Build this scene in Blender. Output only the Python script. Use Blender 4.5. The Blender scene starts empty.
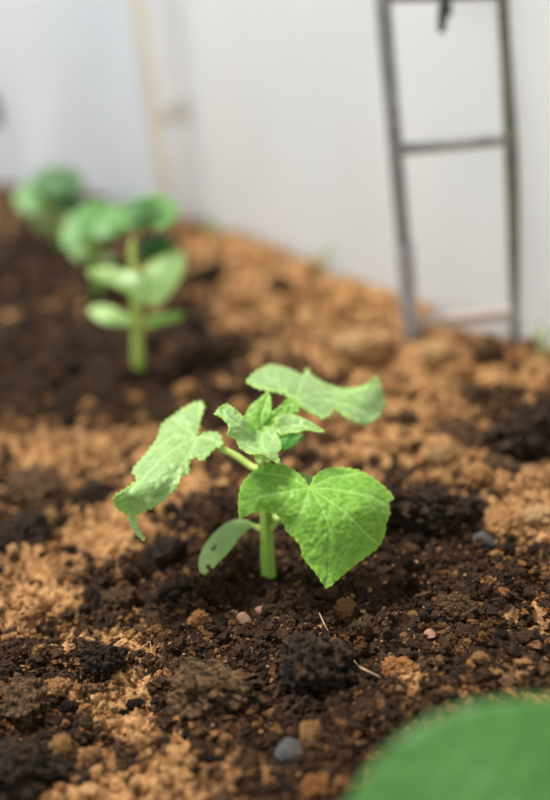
import bpy, bmesh, math, random
import numpy as np
from mathutils import Vector, Matrix, noise, geometry
C = bpy.context.scene.collection
sc = bpy.context.scene

# ------------------------------------------------------------------ camera, world, sun, exposure
CAM_H = 0.36
F_PX = 1111.0
PITCH = math.radians(24.5)
ROLL = math.radians(6.3)
F0 = Vector((0, math.cos(PITCH), -math.sin(PITCH)))
R0 = Vector((1, 0, 0))
U0 = Vector((0, math.sin(PITCH), math.cos(PITCH)))
RV = math.cos(ROLL) * R0 - math.sin(ROLL) * U0
UV = math.cos(ROLL) * U0 + math.sin(ROLL) * R0
CAM = Vector((0, 0, CAM_H))
cd = bpy.data.cameras.new('camera'); cam = bpy.data.objects.new('camera', cd); C.objects.link(cam)
m = Matrix((RV, UV, -F0)).transposed().to_4x4(); m.translation = CAM
cam.matrix_world = m
cd.sensor_fit = 'VERTICAL'; cd.sensor_height = 36.0; cd.lens = F_PX * 36.0 / 800.0
cd.clip_start = 0.01
cd.dof.use_dof = True; cd.dof.focus_distance = 0.583; cd.dof.aperture_fstop = cd.lens / 21.0
sc.camera = cam

w = bpy.data.worlds.new('overcast_sky'); sc.world = w; w.use_nodes = True
nt = w.node_tree; bg = nt.nodes['Background']
tc = nt.nodes.new('ShaderNodeTexCoord'); sx = nt.nodes.new('ShaderNodeSeparateXYZ'); cr = nt.nodes.new('ShaderNodeValToRGB')
nt.links.new(tc.outputs['Generated'], sx.inputs[0]); nt.links.new(sx.outputs['Z'], cr.inputs[0]); nt.links.new(cr.outputs[0], bg.inputs[0])
cr.color_ramp.elements[0].position = 0.0; cr.color_ramp.elements[0].color = (2.40, 2.55, 2.62, 1)
cr.color_ramp.elements[1].position = 0.55; cr.color_ramp.elements[1].color = (0.46, 0.45, 0.44, 1)
bg.inputs[1].default_value = 0.80
sd = bpy.data.lights.new('sun', 'SUN'); sd.energy = 4.9; sd.angle = math.radians(14); sd.color = (1.0, 0.97, 0.92)
sun = bpy.data.objects.new('sun', sd); C.objects.link(sun)
sun.rotation_euler = Vector((0.30, -0.30, -0.90)).to_track_quat('-Z', 'Y').to_euler()
sun.location = (0.5, 0.5, 2)
vs = sc.view_settings; vs.view_transform = 'Standard'; vs.look = 'None'; vs.gamma = 1.0; vs.exposure = 0.12
vs.use_curve_mapping = False

# ------------------------------------------------------------------ helpers
def ray(px, py):
    return F0 + RV * ((px - 275) / F_PX) + UV * ((400 - py) / F_PX)
def at(px, py, z):
    return CAM + ray(px, py) * z
def gnd(px, py, h=0.0):
    d = ray(px, py)
    return CAM + d * ((h - CAM_H) / d.z)
def project(p):
    q = Vector(p) - CAM; z = q.dot(F0)
    return 275 + F_PX * q.dot(RV) / z, 400 - F_PX * q.dot(UV) / z, z

def tag(o, label=None, cat=None, group=None, kind=None):
    if label: o['label'] = label
    if cat: o['category'] = cat
    if group: o['group'] = group
    if kind: o['kind'] = kind
    return o
def link(name, me, mat, parent=None, loc=None):
    o = bpy.data.objects.new(name, me); C.objects.link(o)
    if mat and not me.materials: me.materials.append(mat)
    if parent: o.parent = parent
    if loc is not None: o.location = loc
    return o
def empty(name, loc):
    o = bpy.data.objects.new(name, None); C.objects.link(o); o.location = loc; o.empty_display_size = 0.02
    return o
def np_mesh(name, V, T, smooth=True):
    me = bpy.data.meshes.new(name)
    V = np.asarray(V, dtype=np.float32); T = np.asarray(T, dtype=np.int32)
    n, k = T.shape
    me.vertices.add(len(V)); me.vertices.foreach_set('co', V.ravel())
    me.loops.add(n * k); me.loops.foreach_set('vertex_index', T.ravel())
    me.polygons.add(n); me.polygons.foreach_set('loop_start', np.arange(0, n * k, k, dtype=np.int32))
    me.polygons.foreach_set('use_smooth', np.full(n, smooth, dtype=bool))
    me.update(calc_edges=True)
    return me
def col_attr(me, colors, name='Col'):
    a = me.color_attributes.new(name, 'FLOAT_COLOR', 'POINT')
    c = np.ones((len(colors), 4), dtype=np.float32); c[:, :colors.shape[1]] = colors
    a.data.foreach_set('color', c.ravel())

# numpy gradient noise ----------------------------------------------------------
_rs = np.random.RandomState(7)
_perm = _rs.permutation(512).astype(np.int64)
_ang = _rs.rand(512) * 2 * np.pi
_gx, _gy = np.cos(_ang), np.sin(_ang)
def pnoise(x, y):
    xi = np.floor(x).astype(np.int64); yi = np.floor(y).astype(np.int64)
    xf = x - xi; yf = y - yi
    u = xf * xf * xf * (xf * (xf * 6 - 15) + 10); v = yf * yf * yf * (yf * (yf * 6 - 15) + 10)
    def g(ix, iy, dx, dy):
        h = _perm[(_perm[ix & 511] + iy) & 511]
        return _gx[h] * dx + _gy[h] * dy
    a = g(xi, yi, xf, yf); b = g(xi + 1, yi, xf - 1, yf); c = g(xi, yi + 1, xf, yf - 1); d = g(xi + 1, yi + 1, xf - 1, yf - 1)
    return (a + (b - a) * u + (c - a) * v + (a - b - c + d) * u * v) * 1.5
def fbm(x, y, oct=4, gain=0.5):
    s = 0; a = 1.0
    for i in range(oct):
        s = s + a * pnoise(x * 2 ** i + 17.3 * i, y * 2 ** i - 9.1 * i); a *= gain
    return s
def billow(x, y, oct=3):
    s = 0; a = 1.0
    for i in range(oct):
        s = s + a * (1 - np.abs(pnoise(x * 2 ** i + 31.7 * i, y * 2 ** i + 5.3 * i)) * 2); a *= 0.5
    return s

# soil fields ---------------------------------------------------------------------
# moist (dark) and dry (tan) patches of the bed, read off the photograph and laid on the ground
PATCH = [  # px, py, rx(px), ry(px), weight (+ moist, - dry)
 (262, 585, 130, 40, 1.5), (230, 520, 80, 55, 0.9), (60, 355, 210, 48, 1.5), (20, 262, 90, 36, 1.3), (185, 400, 120, 30, 0.9),
 (10, 755, 60, 40, 1.6), (430, 520, 70, 34, 1.3), (530, 430, 60, 30, 0.9), (400, 600, 90, 45, 1.3), (330, 660, 70, 45, 1.2),
 (470, 570, 60, 26, 0.9), (500, 640, 50, 30, 0.6), (40, 670, 70, 26, 0.8), (120, 600, 60, 24, 0.8), (75, 490, 45, 20, 0.8),
 (20, 520, 35, 24, 0.9), (340, 740, 60, 30, 0.8), (240, 740, 80, 40, 0.3), (205, 275, 30, 16, 0.8), (310, 280, 40, 12, 0.5),
 (60, 440, 70, 22, -1.4), (150, 470, 80, 32, -1.1), (90, 545, 80, 34, -1.3), (30, 610, 45, 26, -1.1), (15, 400, 60, 20, 0.2),
 (300, 290, 90, 36, -1.6), (400, 330, 110, 40, -1.8), (480, 370, 110, 40, -1.4), (450, 460, 60, 22, -0.7), (520, 500, 50, 22, -1.2),
 (380, 430, 60, 34, -1.0), (130, 640, 26, 60, -1.2), (100, 720, 70, 22, -0.8), (110, 790, 110, 30, -1.1), (400, 675, 34, 18, -0.9),
 (500, 620, 60, 26, -0.5), (240, 250, 60, 26, -1.0), (75, 215, 60, 18, -0.2), (20, 195, 60, 14, 0.2), (540, 360, 60, 20, -0.4),
 (215, 640, 50, 26, -0.4), (500, 560, 50, 20, -0.4), (330, 720, 260, 80, 0.55), (470, 600, 130, 60, 0.4), (300, 620, 150, 40, 0.5)]
PP = []
for (px, py, rx, ry, wt) in PATCH:
    c = gnd(px, py); a = gnd(px + rx, py); b = gnd(px, py - ry); b2 = gnd(px, py + ry)
    PP.append((c.x, c.y, (a - c).length, (b - b2).length / 2, wt))
def moist(x, y):
    s = 0.0
    for (cx, cy, rx, ry, wt) in PP:
        s = s + wt * np.exp(-(((x - cx) / rx) ** 2 + ((y - cy) / ry) ** 2))
    s = 0.85 * s + 0.80 * fbm(x * 22, y * 22, 3, 0.6) + 0.75 * fbm(x * 90 + 3, y * 90, 3, 0.6) + 0.10
    return 1 / (1 + np.exp(-4.0 * s))
def height(x, y):
    h = 0.006 * fbm(x * 5 + 3.1, y * 5, 2)
    h = h + 0.0060 * fbm(x * 24, y * 24 + 4, 3)
    h = h + 0.0030 * (billow(x * 70, y * 70, 3) - 1) + 0.0016 * fbm(x * 230, y * 230, 2)
    # loose heap running along the plastic wall
    d = np.clip((x * 0.87 + y * 0.49 - 0.30) / 0.35, 0, 1)
    h = h + 0.014 * d * (billow(x * 15, y * 15 + 9, 3) - 1)
    return h
def hz(x, y):
    return float(height(np.array([x]), np.array([y]))[0])
def soil_colors(x, y, rnd=None):
    mo = moist(x, y)
    n = fbm(x * 160, y * 160, 3) * 0.5 + 0.5
    if rnd is not None:
        mo = np.clip(mo + (rnd - 0.5) * 1.15, 0, 1); n = rnd
    n = np.clip(n, 0, 1)[:, None]
    dry = (1 - n) * np.array([0.25, 0.108, 0.035]) + n * np.array([0.76, 0.44, 0.19])
    wet = (1 - n) * np.array([0.004, 0.003, 0.0026]) + n * np.array([0.075, 0.038, 0.018])
    t = np.clip((mo - 0.22) / 0.5, 0, 1)[:, None]; t = t * t * (3 - 2 * t)
    return dry * (1 - t) + wet * t

# materials --------------------------------------------------------------------------
def mat(name):
    m_ = bpy.data.materials.new(name); m_.use_nodes = True
    return m_, m_.node_tree, m_.node_tree.nodes['Principled BSDF']
def add_bump(nt, b, scale, strength, dist=0.001, detail=6, coord='Object'):
    t = nt.nodes.new('ShaderNodeTexCoord'); n = nt.nodes.new('ShaderNodeTexNoise'); bp = nt.nodes.new('ShaderNodeBump')
    n.inputs['Scale'].default_value = scale; n.inputs['Detail'].default_value = detail; n.inputs['Roughness'].default_value = 0.65
    bp.inputs['Strength'].default_value = strength; bp.inputs['Distance'].default_value = dist
    nt.links.new(t.outputs[coord], n.inputs['Vector']); nt.links.new(n.outputs[0], bp.inputs['Height']); nt.links.new(bp.outputs[0], b.inputs['Normal'])
    return n
def soil_mat(name, attr=True, c0=None, c1=None, hard=False):
    m_, nt, b = mat(name)
    b.inputs['Roughness'].default_value = 0.8; b.inputs['Specular IOR Level'].default_value = 0.15
    n = add_bump(nt, b, 900, 0.9, 0.0012) if attr else add_bump(nt, b, 8, 0.35 if hard else 1.0, 0.0035, 9)
    mix = nt.nodes.new('ShaderNodeMix'); mix.data_type = 'RGBA'; mix.blend_type = 'MULTIPLY'; mix.inputs[0].default_value = 0.8
    r = nt.nodes.new('ShaderNodeValToRGB'); r.color_ramp.elements[0].position = 0.36; r.color_ramp.elements[0].color = (0.45, 0.42, 0.40, 1)
    r.color_ramp.elements[1].position = 0.6; r.color_ramp.elements[1].color = (1.15, 1.15, 1.15, 1)
    nt.links.new(n.outputs[0], r.inputs[0]); nt.links.new(r.outputs[0], mix.inputs[7])
    if attr:
        a = nt.nodes.new('ShaderNodeVertexColor'); a.layer_name = 'Col'; nt.links.new(a.outputs[0], mix.inputs[6])
    else:
        t = nt.nodes.new('ShaderNodeTexCoord'); n2 = nt.nodes.new('ShaderNodeTexNoise'); n2.inputs['Scale'].default_value = 6; n2.inputs['Detail'].default_value = 7
        r2 = nt.nodes.new('ShaderNodeValToRGB'); r2.color_ramp.elements[0].position = 0.38; r2.color_ramp.elements[0].color = (*c0, 1)
        r2.color_ramp.elements[1].position = 0.62; r2.color_ramp.elements[1].color = (*c1, 1)
        oi = nt.nodes.new('ShaderNodeObjectInfo'); ad = nt.nodes.new('ShaderNodeVectorMath'); ad.operation = 'ADD'
        nt.links.new(t.outputs['Object'], ad.inputs[0]); nt.links.new(oi.outputs['Location'], ad.inputs[1])
        nt.links.new(ad.outputs[0], n2.inputs['Vector']); nt.links.new(n2.outputs[0], r2.inputs[0]); nt.links.new(r2.outputs[0], mix.inputs[6])
    nt.links.new(mix.outputs[2], b.inputs['Base Color'])
    return m_
M_GROUND = soil_mat('bed_soil')
M_CLOD = {
 'tan': soil_mat('dry_tan_clod', False, (0.36, 0.165, 0.055), (0.74, 0.41, 0.17)),
 'pale': soil_mat('pale_clod', False, (0.56, 0.30, 0.125), (0.90, 0.60, 0.31)),
 'brown': soil_mat('brown_clod', False, (0.035, 0.021, 0.012), (0.22, 0.125, 0.058)),
 'dark': soil_mat('dark_clod', False, (0.004, 0.0034, 0.003), (0.075, 0.045, 0.026)),
 'orange': soil_mat('orange_clod', False, (0.42, 0.17, 0.05), (0.72, 0.34, 0.13)),
 'grey': soil_mat('grey_stone', False, (0.05, 0.05, 0.052), (0.13, 0.125, 0.12), True),
 'pink': soil_mat('pinkish_pebble', False, (0.32, 0.17, 0.11), (0.52, 0.31, 0.21), True),
}
def simple(name, c, rough=0.6, metal=0.0, bump=None, c2=None, spec=0.5, scale=60):
    m_, nt, b = mat(name)
    b.inputs['Base Color'].default_value = (*c, 1); b.inputs['Roughness'].default_value = rough
    b.inputs['Metallic'].default_value = metal; b.inputs['Specular IOR Level'].default_value = spec
    if bump or c2:
        n = add_bump(nt, b, scale, bump or 0.1, 0.001)
        if c2:
            r = nt.nodes.new('ShaderNodeValToRGB'); r.color_ramp.elements[0].position = 0.4; r.color_ramp.elements[0].color = (*c, 1)
            r.color_ramp.elements[1].position = 0.6; r.color_ramp.elements[1].color = (*c2, 1)
            nt.links.new(n.outputs[0], r.inputs[0]); nt.links.new(r.outputs[0], b.inputs['Base Color'])
    return m_
def leaf_mat(name, base, dark, vein, edge, under, transl=0.28, rough=0.5, sheen=0.25):
    m_, nt, b = mat(name)
    N = nt.nodes; L = nt.links
    a = N.new('ShaderNodeVertexColor'); a.layer_name = 'Col'; s = N.new('ShaderNodeSeparateColor'); L.new(a.outputs[0], s.inputs[0])
    t = N.new('ShaderNodeTexCoord'); n = N.new('ShaderNodeTexNoise'); n.inputs['Scale'].default_value = 260; n.inputs['Detail'].default_value = 5
    L.new(t.outputs['Object'], n.inputs['Vector'])
    def mix(f, x, y):
        q = N.new('ShaderNodeMix'); q.data_type = 'RGBA'
        L.new(f, q.inputs[0])
        for i, v in ((6, x), (7, y)):
            if isinstance(v, tuple): q.inputs[i].default_value = (*v, 1)
            else: L.new(v, q.inputs[i])
        return q.outputs[2]
    rr = N.new('ShaderNodeMapRange'); rr.inputs[1].default_value = 0.35; rr.inputs[2].default_value = 0.65; L.new(n.outputs[0], rr.inputs[0])
    c = mix(rr.outputs[0], dark, base)
    c = mix(s.outputs[0], c, vein); c = mix(s.outputs[1], c, edge); c = mix(s.outputs[2], c, (0.10, 0.06, 0.03))
    geo = N.new('ShaderNodeNewGeometry')
    L.new(c, b.inputs['Base Color'])
    b.inputs['Roughness'].default_value = rough; b.inputs['Specular IOR Level'].default_value = 0.45
    b.inputs['Sheen Weight'].default_value = sheen; b.inputs['Sheen Roughness'].default_value = 0.4
    v = N.new('ShaderNodeTexVoronoi'); v.inputs['Scale'].default_value = 330; L.new(t.outputs['Object'], v.inputs['Vector'])
    bp = N.new('ShaderNodeBump'); bp.inputs['Strength'].default_value = 0.35; bp.inputs['Distance'].default_value = 0.0006
    L.new(v.outputs['Distance'], bp.inputs['Height']); bp.invert = True; L.new(bp.outputs[0], b.inputs['Normal'])
    tr = N.new('ShaderNodeBsdfTranslucent'); hs = N.new('ShaderNodeHueSaturation'); hs.inputs['Saturation'].default_value = 1.25; hs.inputs['Value'].default_value = 1.35
    L.new(c, hs.inputs['Color']); L.new(hs.outputs[0], tr.inputs[0])
    ms = N.new('ShaderNodeMixShader'); ms.inputs[0].default_value = transl
    L.new(b.outputs[0], ms.inputs[1]); L.new(tr.outputs[0], ms.inputs[2]); L.new(ms.outputs[0], N['Material Output'].inputs[0])
    return m_
M_LEAF = leaf_mat('cucumber_leaf', (0.26, 0.50, 0.06), (0.165, 0.40, 0.03), (0.40, 0.66, 0.16), (0.42, 0.68, 0.09), None, sheen=0.1)
M_PALE_SHEEN = leaf_mat('pale_sheen_cucumber_leaf', (0.40, 0.57, 0.225), (0.26, 0.46, 0.125), (0.48, 0.70, 0.28), (0.48, 0.72, 0.12), None, rough=0.4, sheen=0.35)  # paleness is partly leaf tone, partly sheen put into the base colour
M_COTY = leaf_mat('seed_leaf', (0.44, 0.62, 0.24), (0.38, 0.57, 0.19), (0.46, 0.64, 0.28), (0.42, 0.62, 0.2), None, rough=0.5, sheen=0.1)
M_FORE = leaf_mat('muted_cucumber_leaf', (0.08, 0.225, 0.045), (0.055, 0.18, 0.035), (0.12, 0.27, 0.07), (0.10, 0.26, 0.06), None, transl=0.15, sheen=0.05)  # darker, muted green of the foreground leaf
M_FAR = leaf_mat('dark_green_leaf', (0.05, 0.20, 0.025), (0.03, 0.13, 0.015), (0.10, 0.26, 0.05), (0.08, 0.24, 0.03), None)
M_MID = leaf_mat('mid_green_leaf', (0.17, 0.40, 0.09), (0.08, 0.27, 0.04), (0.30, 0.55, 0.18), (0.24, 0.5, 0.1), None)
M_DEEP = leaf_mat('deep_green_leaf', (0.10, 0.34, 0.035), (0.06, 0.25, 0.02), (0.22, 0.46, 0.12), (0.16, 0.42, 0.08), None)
M_STEM = simple('green_stem', (0.26, 0.46, 0.06), 0.45, c2=(0.36, 0.55, 0.10), bump=0.2, scale=120)
M_STEMY = simple('yellow_green_petiole', (0.42, 0.60, 0.10), 0.45, c2=(0.52, 0.66, 0.16), bump=0.2, scale=120)
M_METAL = simple('weathered_grey_metal', (0.18, 0.18, 0.17), 0.6, 0.0, bump=0.3, c2=(0.30, 0.30, 0.285), scale=90)
M_METALL = simple('light_grey_metal', (0.30, 0.29, 0.30), 0.7, c2=(0.42, 0.41, 0.41), bump=0.3, scale=80)
M_METALD = simple('stained_grey_metal', (0.10, 0.10, 0.075), 0.6, 0.0, bump=0.3, c2=(0.20, 0.19, 0.145), scale=70)
M_METALP = simple('dusty_pale_metal', (0.36, 0.29, 0.24), 0.7, 0.0, bump=0.3, c2=(0.46, 0.39, 0.34), scale=90)
M_STRAP = simple('dark_green_rubber', (0.010, 0.022, 0.014), 0.5, c2=(0.018, 0.035, 0.022), bump=0.1)
M_PIPE = simple('white_plastic_pipe', (0.85, 0.84, 0.82), 0.35, bump=0.05, c2=(0.82, 0.80, 0.77))
M_WOOD = simple('pale_batten', (0.66, 0.58, 0.48), 0.7, bump=0.2, c2=(0.74, 0.67, 0.58), scale=30)
M_GREY = simple('dull_grey_rubber', (0.10, 0.11, 0.11), 0.6, bump=0.1, c2=(0.13, 0.13, 0.13))

# film
def film_mat(name, col, tr=0.6):
    m_, nt, b = mat(name); N = nt.nodes; L = nt.links
    b.inputs['Roughness'].default_value = 0.35; b.inputs['Base Color'].default_value = (*col, 1)
    t = N.new('ShaderNodeTexCoord'); n = N.new('ShaderNodeTexNoise'); n.inputs['Scale'].default_value = 5; n.inputs['Detail'].default_value = 3
    L.new(t.outputs['Object'], n.inputs['Vector'])
    r = N.new('ShaderNodeValToRGB'); r.color_ramp.elements[0].position = 0.35; r.color_ramp.elements[0].color = (col[0] * 0.93, col[1] * 0.95, col[2] * 0.97, 1)
    r.color_ramp.elements[1].position = 0.65; r.color_ramp.elements[1].color = (*col, 1)
    L.new(n.outputs[0], r.inputs[0]); L.new(r.outputs[0], b.inputs['Base Color'])
    q = N.new('ShaderNodeBsdfTranslucent'); L.new(r.outputs[0], q.inputs[0])
    ms = N.new('ShaderNodeMixShader'); ms.inputs[0].default_value = tr
    L.new(b.outputs[0], ms.inputs[1]); L.new(q.outputs[0], ms.inputs[2]); L.new(ms.outputs[0], N['Material Output'].inputs[0])
    return m_
M_PIPE = film_mat('white_film_covered_pipe', (0.99, 0.985, 0.97), 0.05)
M_BATT = film_mat('beige_batten', (0.93, 0.88, 0.80), 0.5)
M_FILM = film_mat('milky_plastic_film', (0.95, 0.97, 0.96))
M_FILMB = film_mat('bluish_plastic_film', (0.86, 0.92, 0.96))

# ------------------------------------------------------------------ ground
ys = np.concatenate([np.linspace(-0.6, 0.28, 24, endpoint=False), 0.28 * (1.9 / 0.28) ** np.linspace(0, 1, 820), np.linspace(1.95, 3.0, 20)])
uu = np.concatenate([np.linspace(-8, -1.3, 30, endpoint=False), np.linspace(-1.3, 1.3, 720), np.linspace(1.35, 8, 30)])
UU, YY = np.meshgrid(uu, ys)
XX = UU * (0.08 + 0.26 * np.maximum(YY, 0.25))
X, Y = XX.ravel(), YY.ravel()
Z = height(X, Y) + 0.0007 * fbm(X * 420, Y * 420, 2)
nr, nc = UU.shape
idx = np.arange(nr * nc).reshape(nr, nc)
T = np.stack([idx[:-1, :-1].ravel(), idx[:-1, 1:].ravel(), idx[1:, 1:].ravel(), idx[1:, :-1].ravel()], 1)
me = np_mesh('ground', np.stack([X, Y, Z], 1), T); col_attr(me, soil_colors(X, Y))
g = link('ground', me, M_GROUND); tag(g, 'bed of crumbly soil, dry tan in places and dark and moist around the seedlings', kind='structure')

# ------------------------------------------------------------------ plastic walls
def film(name, p0, p1, hgt, m_, label, seed):
    p0 = Vector(p0); p1 = Vector(p1); n1, n2 = 120, 60
    d = (p1 - p0); L_ = d.length; nn = Vector((-d.y, d.x, 0)).normalized()
    s, t = np.meshgrid(np.linspace(0, 1, n1), np.linspace(0, 1, n2))
    off = 0.010 * pnoise(s * L_ * 6 + seed, t * 1.2 + seed) + 0.004 * pnoise(s * L_ * 16 + t * 4, t * 3 + seed)
    PX = p0.x + d.x * s + nn.x * off; PY = p0.y + d.y * s + nn.y * off; PZ = -0.04 + t * hgt + 0 * s
    i = np.arange(n1 * n2).reshape(n2, n1)
    T = np.stack([i[:-1, :-1].ravel(), i[:-1, 1:].ravel(), i[1:, 1:].ravel(), i[1:, :-1].ravel()], 1)
    o = link(name, np_mesh(name, np.stack([PX.ravel(), PY.ravel(), PZ.ravel()], 1), T), m_)
    tag(o, label, kind='structure'); return o
corner = gnd(180, 208)
a1 = gnd(550, 358); dr = (a1 - corner); film('wall_right', corner, corner + dr * 2.6, 0.70, M_FILM, 'milky white plastic sheeting wall beside the bed', 2)
b1 = gnd(0, 184); dl = (b1 - corner); film('wall_back', corner + Vector((-0.01, 0.02, 0)), corner + dl * 4, 0.80, M_FILMB, 'bluish white plastic sheeting end wall', 5)

# ------------------------------------------------------------------ generic shapes
LAST = [None]
def tube(name, pts, radii, m_, parent=None, origin=None, seg=16, ridge=0.0, cap=True, label=None, flat=1.0, sub=6):
    """smooth tapering tube through world points; mesh stored relative to origin"""
    P = [Vector(p) for p in pts]
    org = Vector(origin) if origin is not None else (parent.location.copy() if parent else Vector((0, 0, 0)))
    if name == 'petiole' and LAST[0] is not None and LAST[0].parent == parent: parent = LAST[0]
    def cat(p0, p1, p2, p3, t):
        return 0.5 * ((2 * p1) + (p2 - p0) * t + (2 * p0 - 5 * p1 + 4 * p2 - p3) * t * t + (3 * p1 - p0 - 3 * p2 + p3) * t ** 3)
    Q, R = [], []
    for i in range(len(P) - 1):
        a = P[max(i - 1, 0)]; d = P[min(i + 2, len(P) - 1)]
        for k in range(sub):
            t = k / sub; Q.append(cat(a, P[i], P[i + 1], d, t)); R.append(radii[i] * (1 - t) + radii[i + 1] * t)
    Q.append(P[-1]); R.append(radii[-1])
    V, T = [], []
    tan0 = (Q[1] - Q[0]).normalized(); nrm = tan0.orthogonal().normalized()
    for i, q in enumerate(Q):
        tan = (Q[min(i + 1, len(Q) - 1)] - Q[max(i - 1, 0)]).normalized()
        nrm = (nrm - tan * nrm.dot(tan)).normalized(); bn = tan.cross(nrm)
        for k in range(seg):
            a = 2 * math.pi * k / seg; r = R[i] * (1 + ridge * math.cos(5 * a))
            V.append(tuple(q - org + nrm * (r * math.cos(a)) + bn * (r * math.sin(a) * flat)))
    n = len(Q)
    for i in range(n - 1):
        for k in range(seg):
            k2 = (k + 1) % seg
            T.append((i * seg + k, i * seg + k2, (i + 1) * seg + k2)); T.append((i * seg + k, (i + 1) * seg + k2, (i + 1) * seg + k))
    if cap:
        for i, c in ((0, Q[0]), (n - 1, Q[-1])):
            V.append(tuple(c - org)); ci = len(V) - 1
            for k in range(seg):
                k2 = (k + 1) % seg
                T.append((ci, i * seg + k2, i * seg + k) if i == 0 else (ci, i * seg + k, i * seg + k2))
    o = link(name, np_mesh(name, V, T), m_, parent)
    if not parent: o.location = org
    if label: o['label'] = label
    return o

def tps(ctrl):
    A = np.array(ctrl, float); n = len(A); P = A[:, :2] / 100.0
    def U(r2): return np.where(r2 > 1e-12, r2 * np.log(np.maximum(r2, 1e-12)), 0)
    K = U(((P[:, None] - P[None]) ** 2).sum(-1)) + np.eye(n) * 0.003
    Q = np.hstack([np.ones((n, 1)), P]); M_ = np.block([[K, Q], [Q.T, np.zeros((3, 3))]])
    w_ = np.linalg.solve(M_, np.concatenate([A[:, 2], np.zeros(3)]))
    def f(x, y):
        X_ = np.stack([x, y], 1) / 100.0
        return U(((X_[:, None] - P[None]) ** 2).sum(-1)) @ w_[:n] + w_[n] + X_ @ w_[n + 1:]
    return f

def seg_dist(x, y, lines):
    d = np.full(len(x), 1e9)
    for ln in lines:
        for (ax, ay), (bx, by) in zip(ln[:-1], ln[1:]):
            vx, vy = bx - ax, by - ay
            t = np.clip(((x - ax) * vx + (y - ay) * vy) / (vx * vx + vy * vy + 1e-9), 0, 1)
            d = np.minimum(d, np.hypot(x - ax - t * vx, y - ay - t * vy))
    return d

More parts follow.
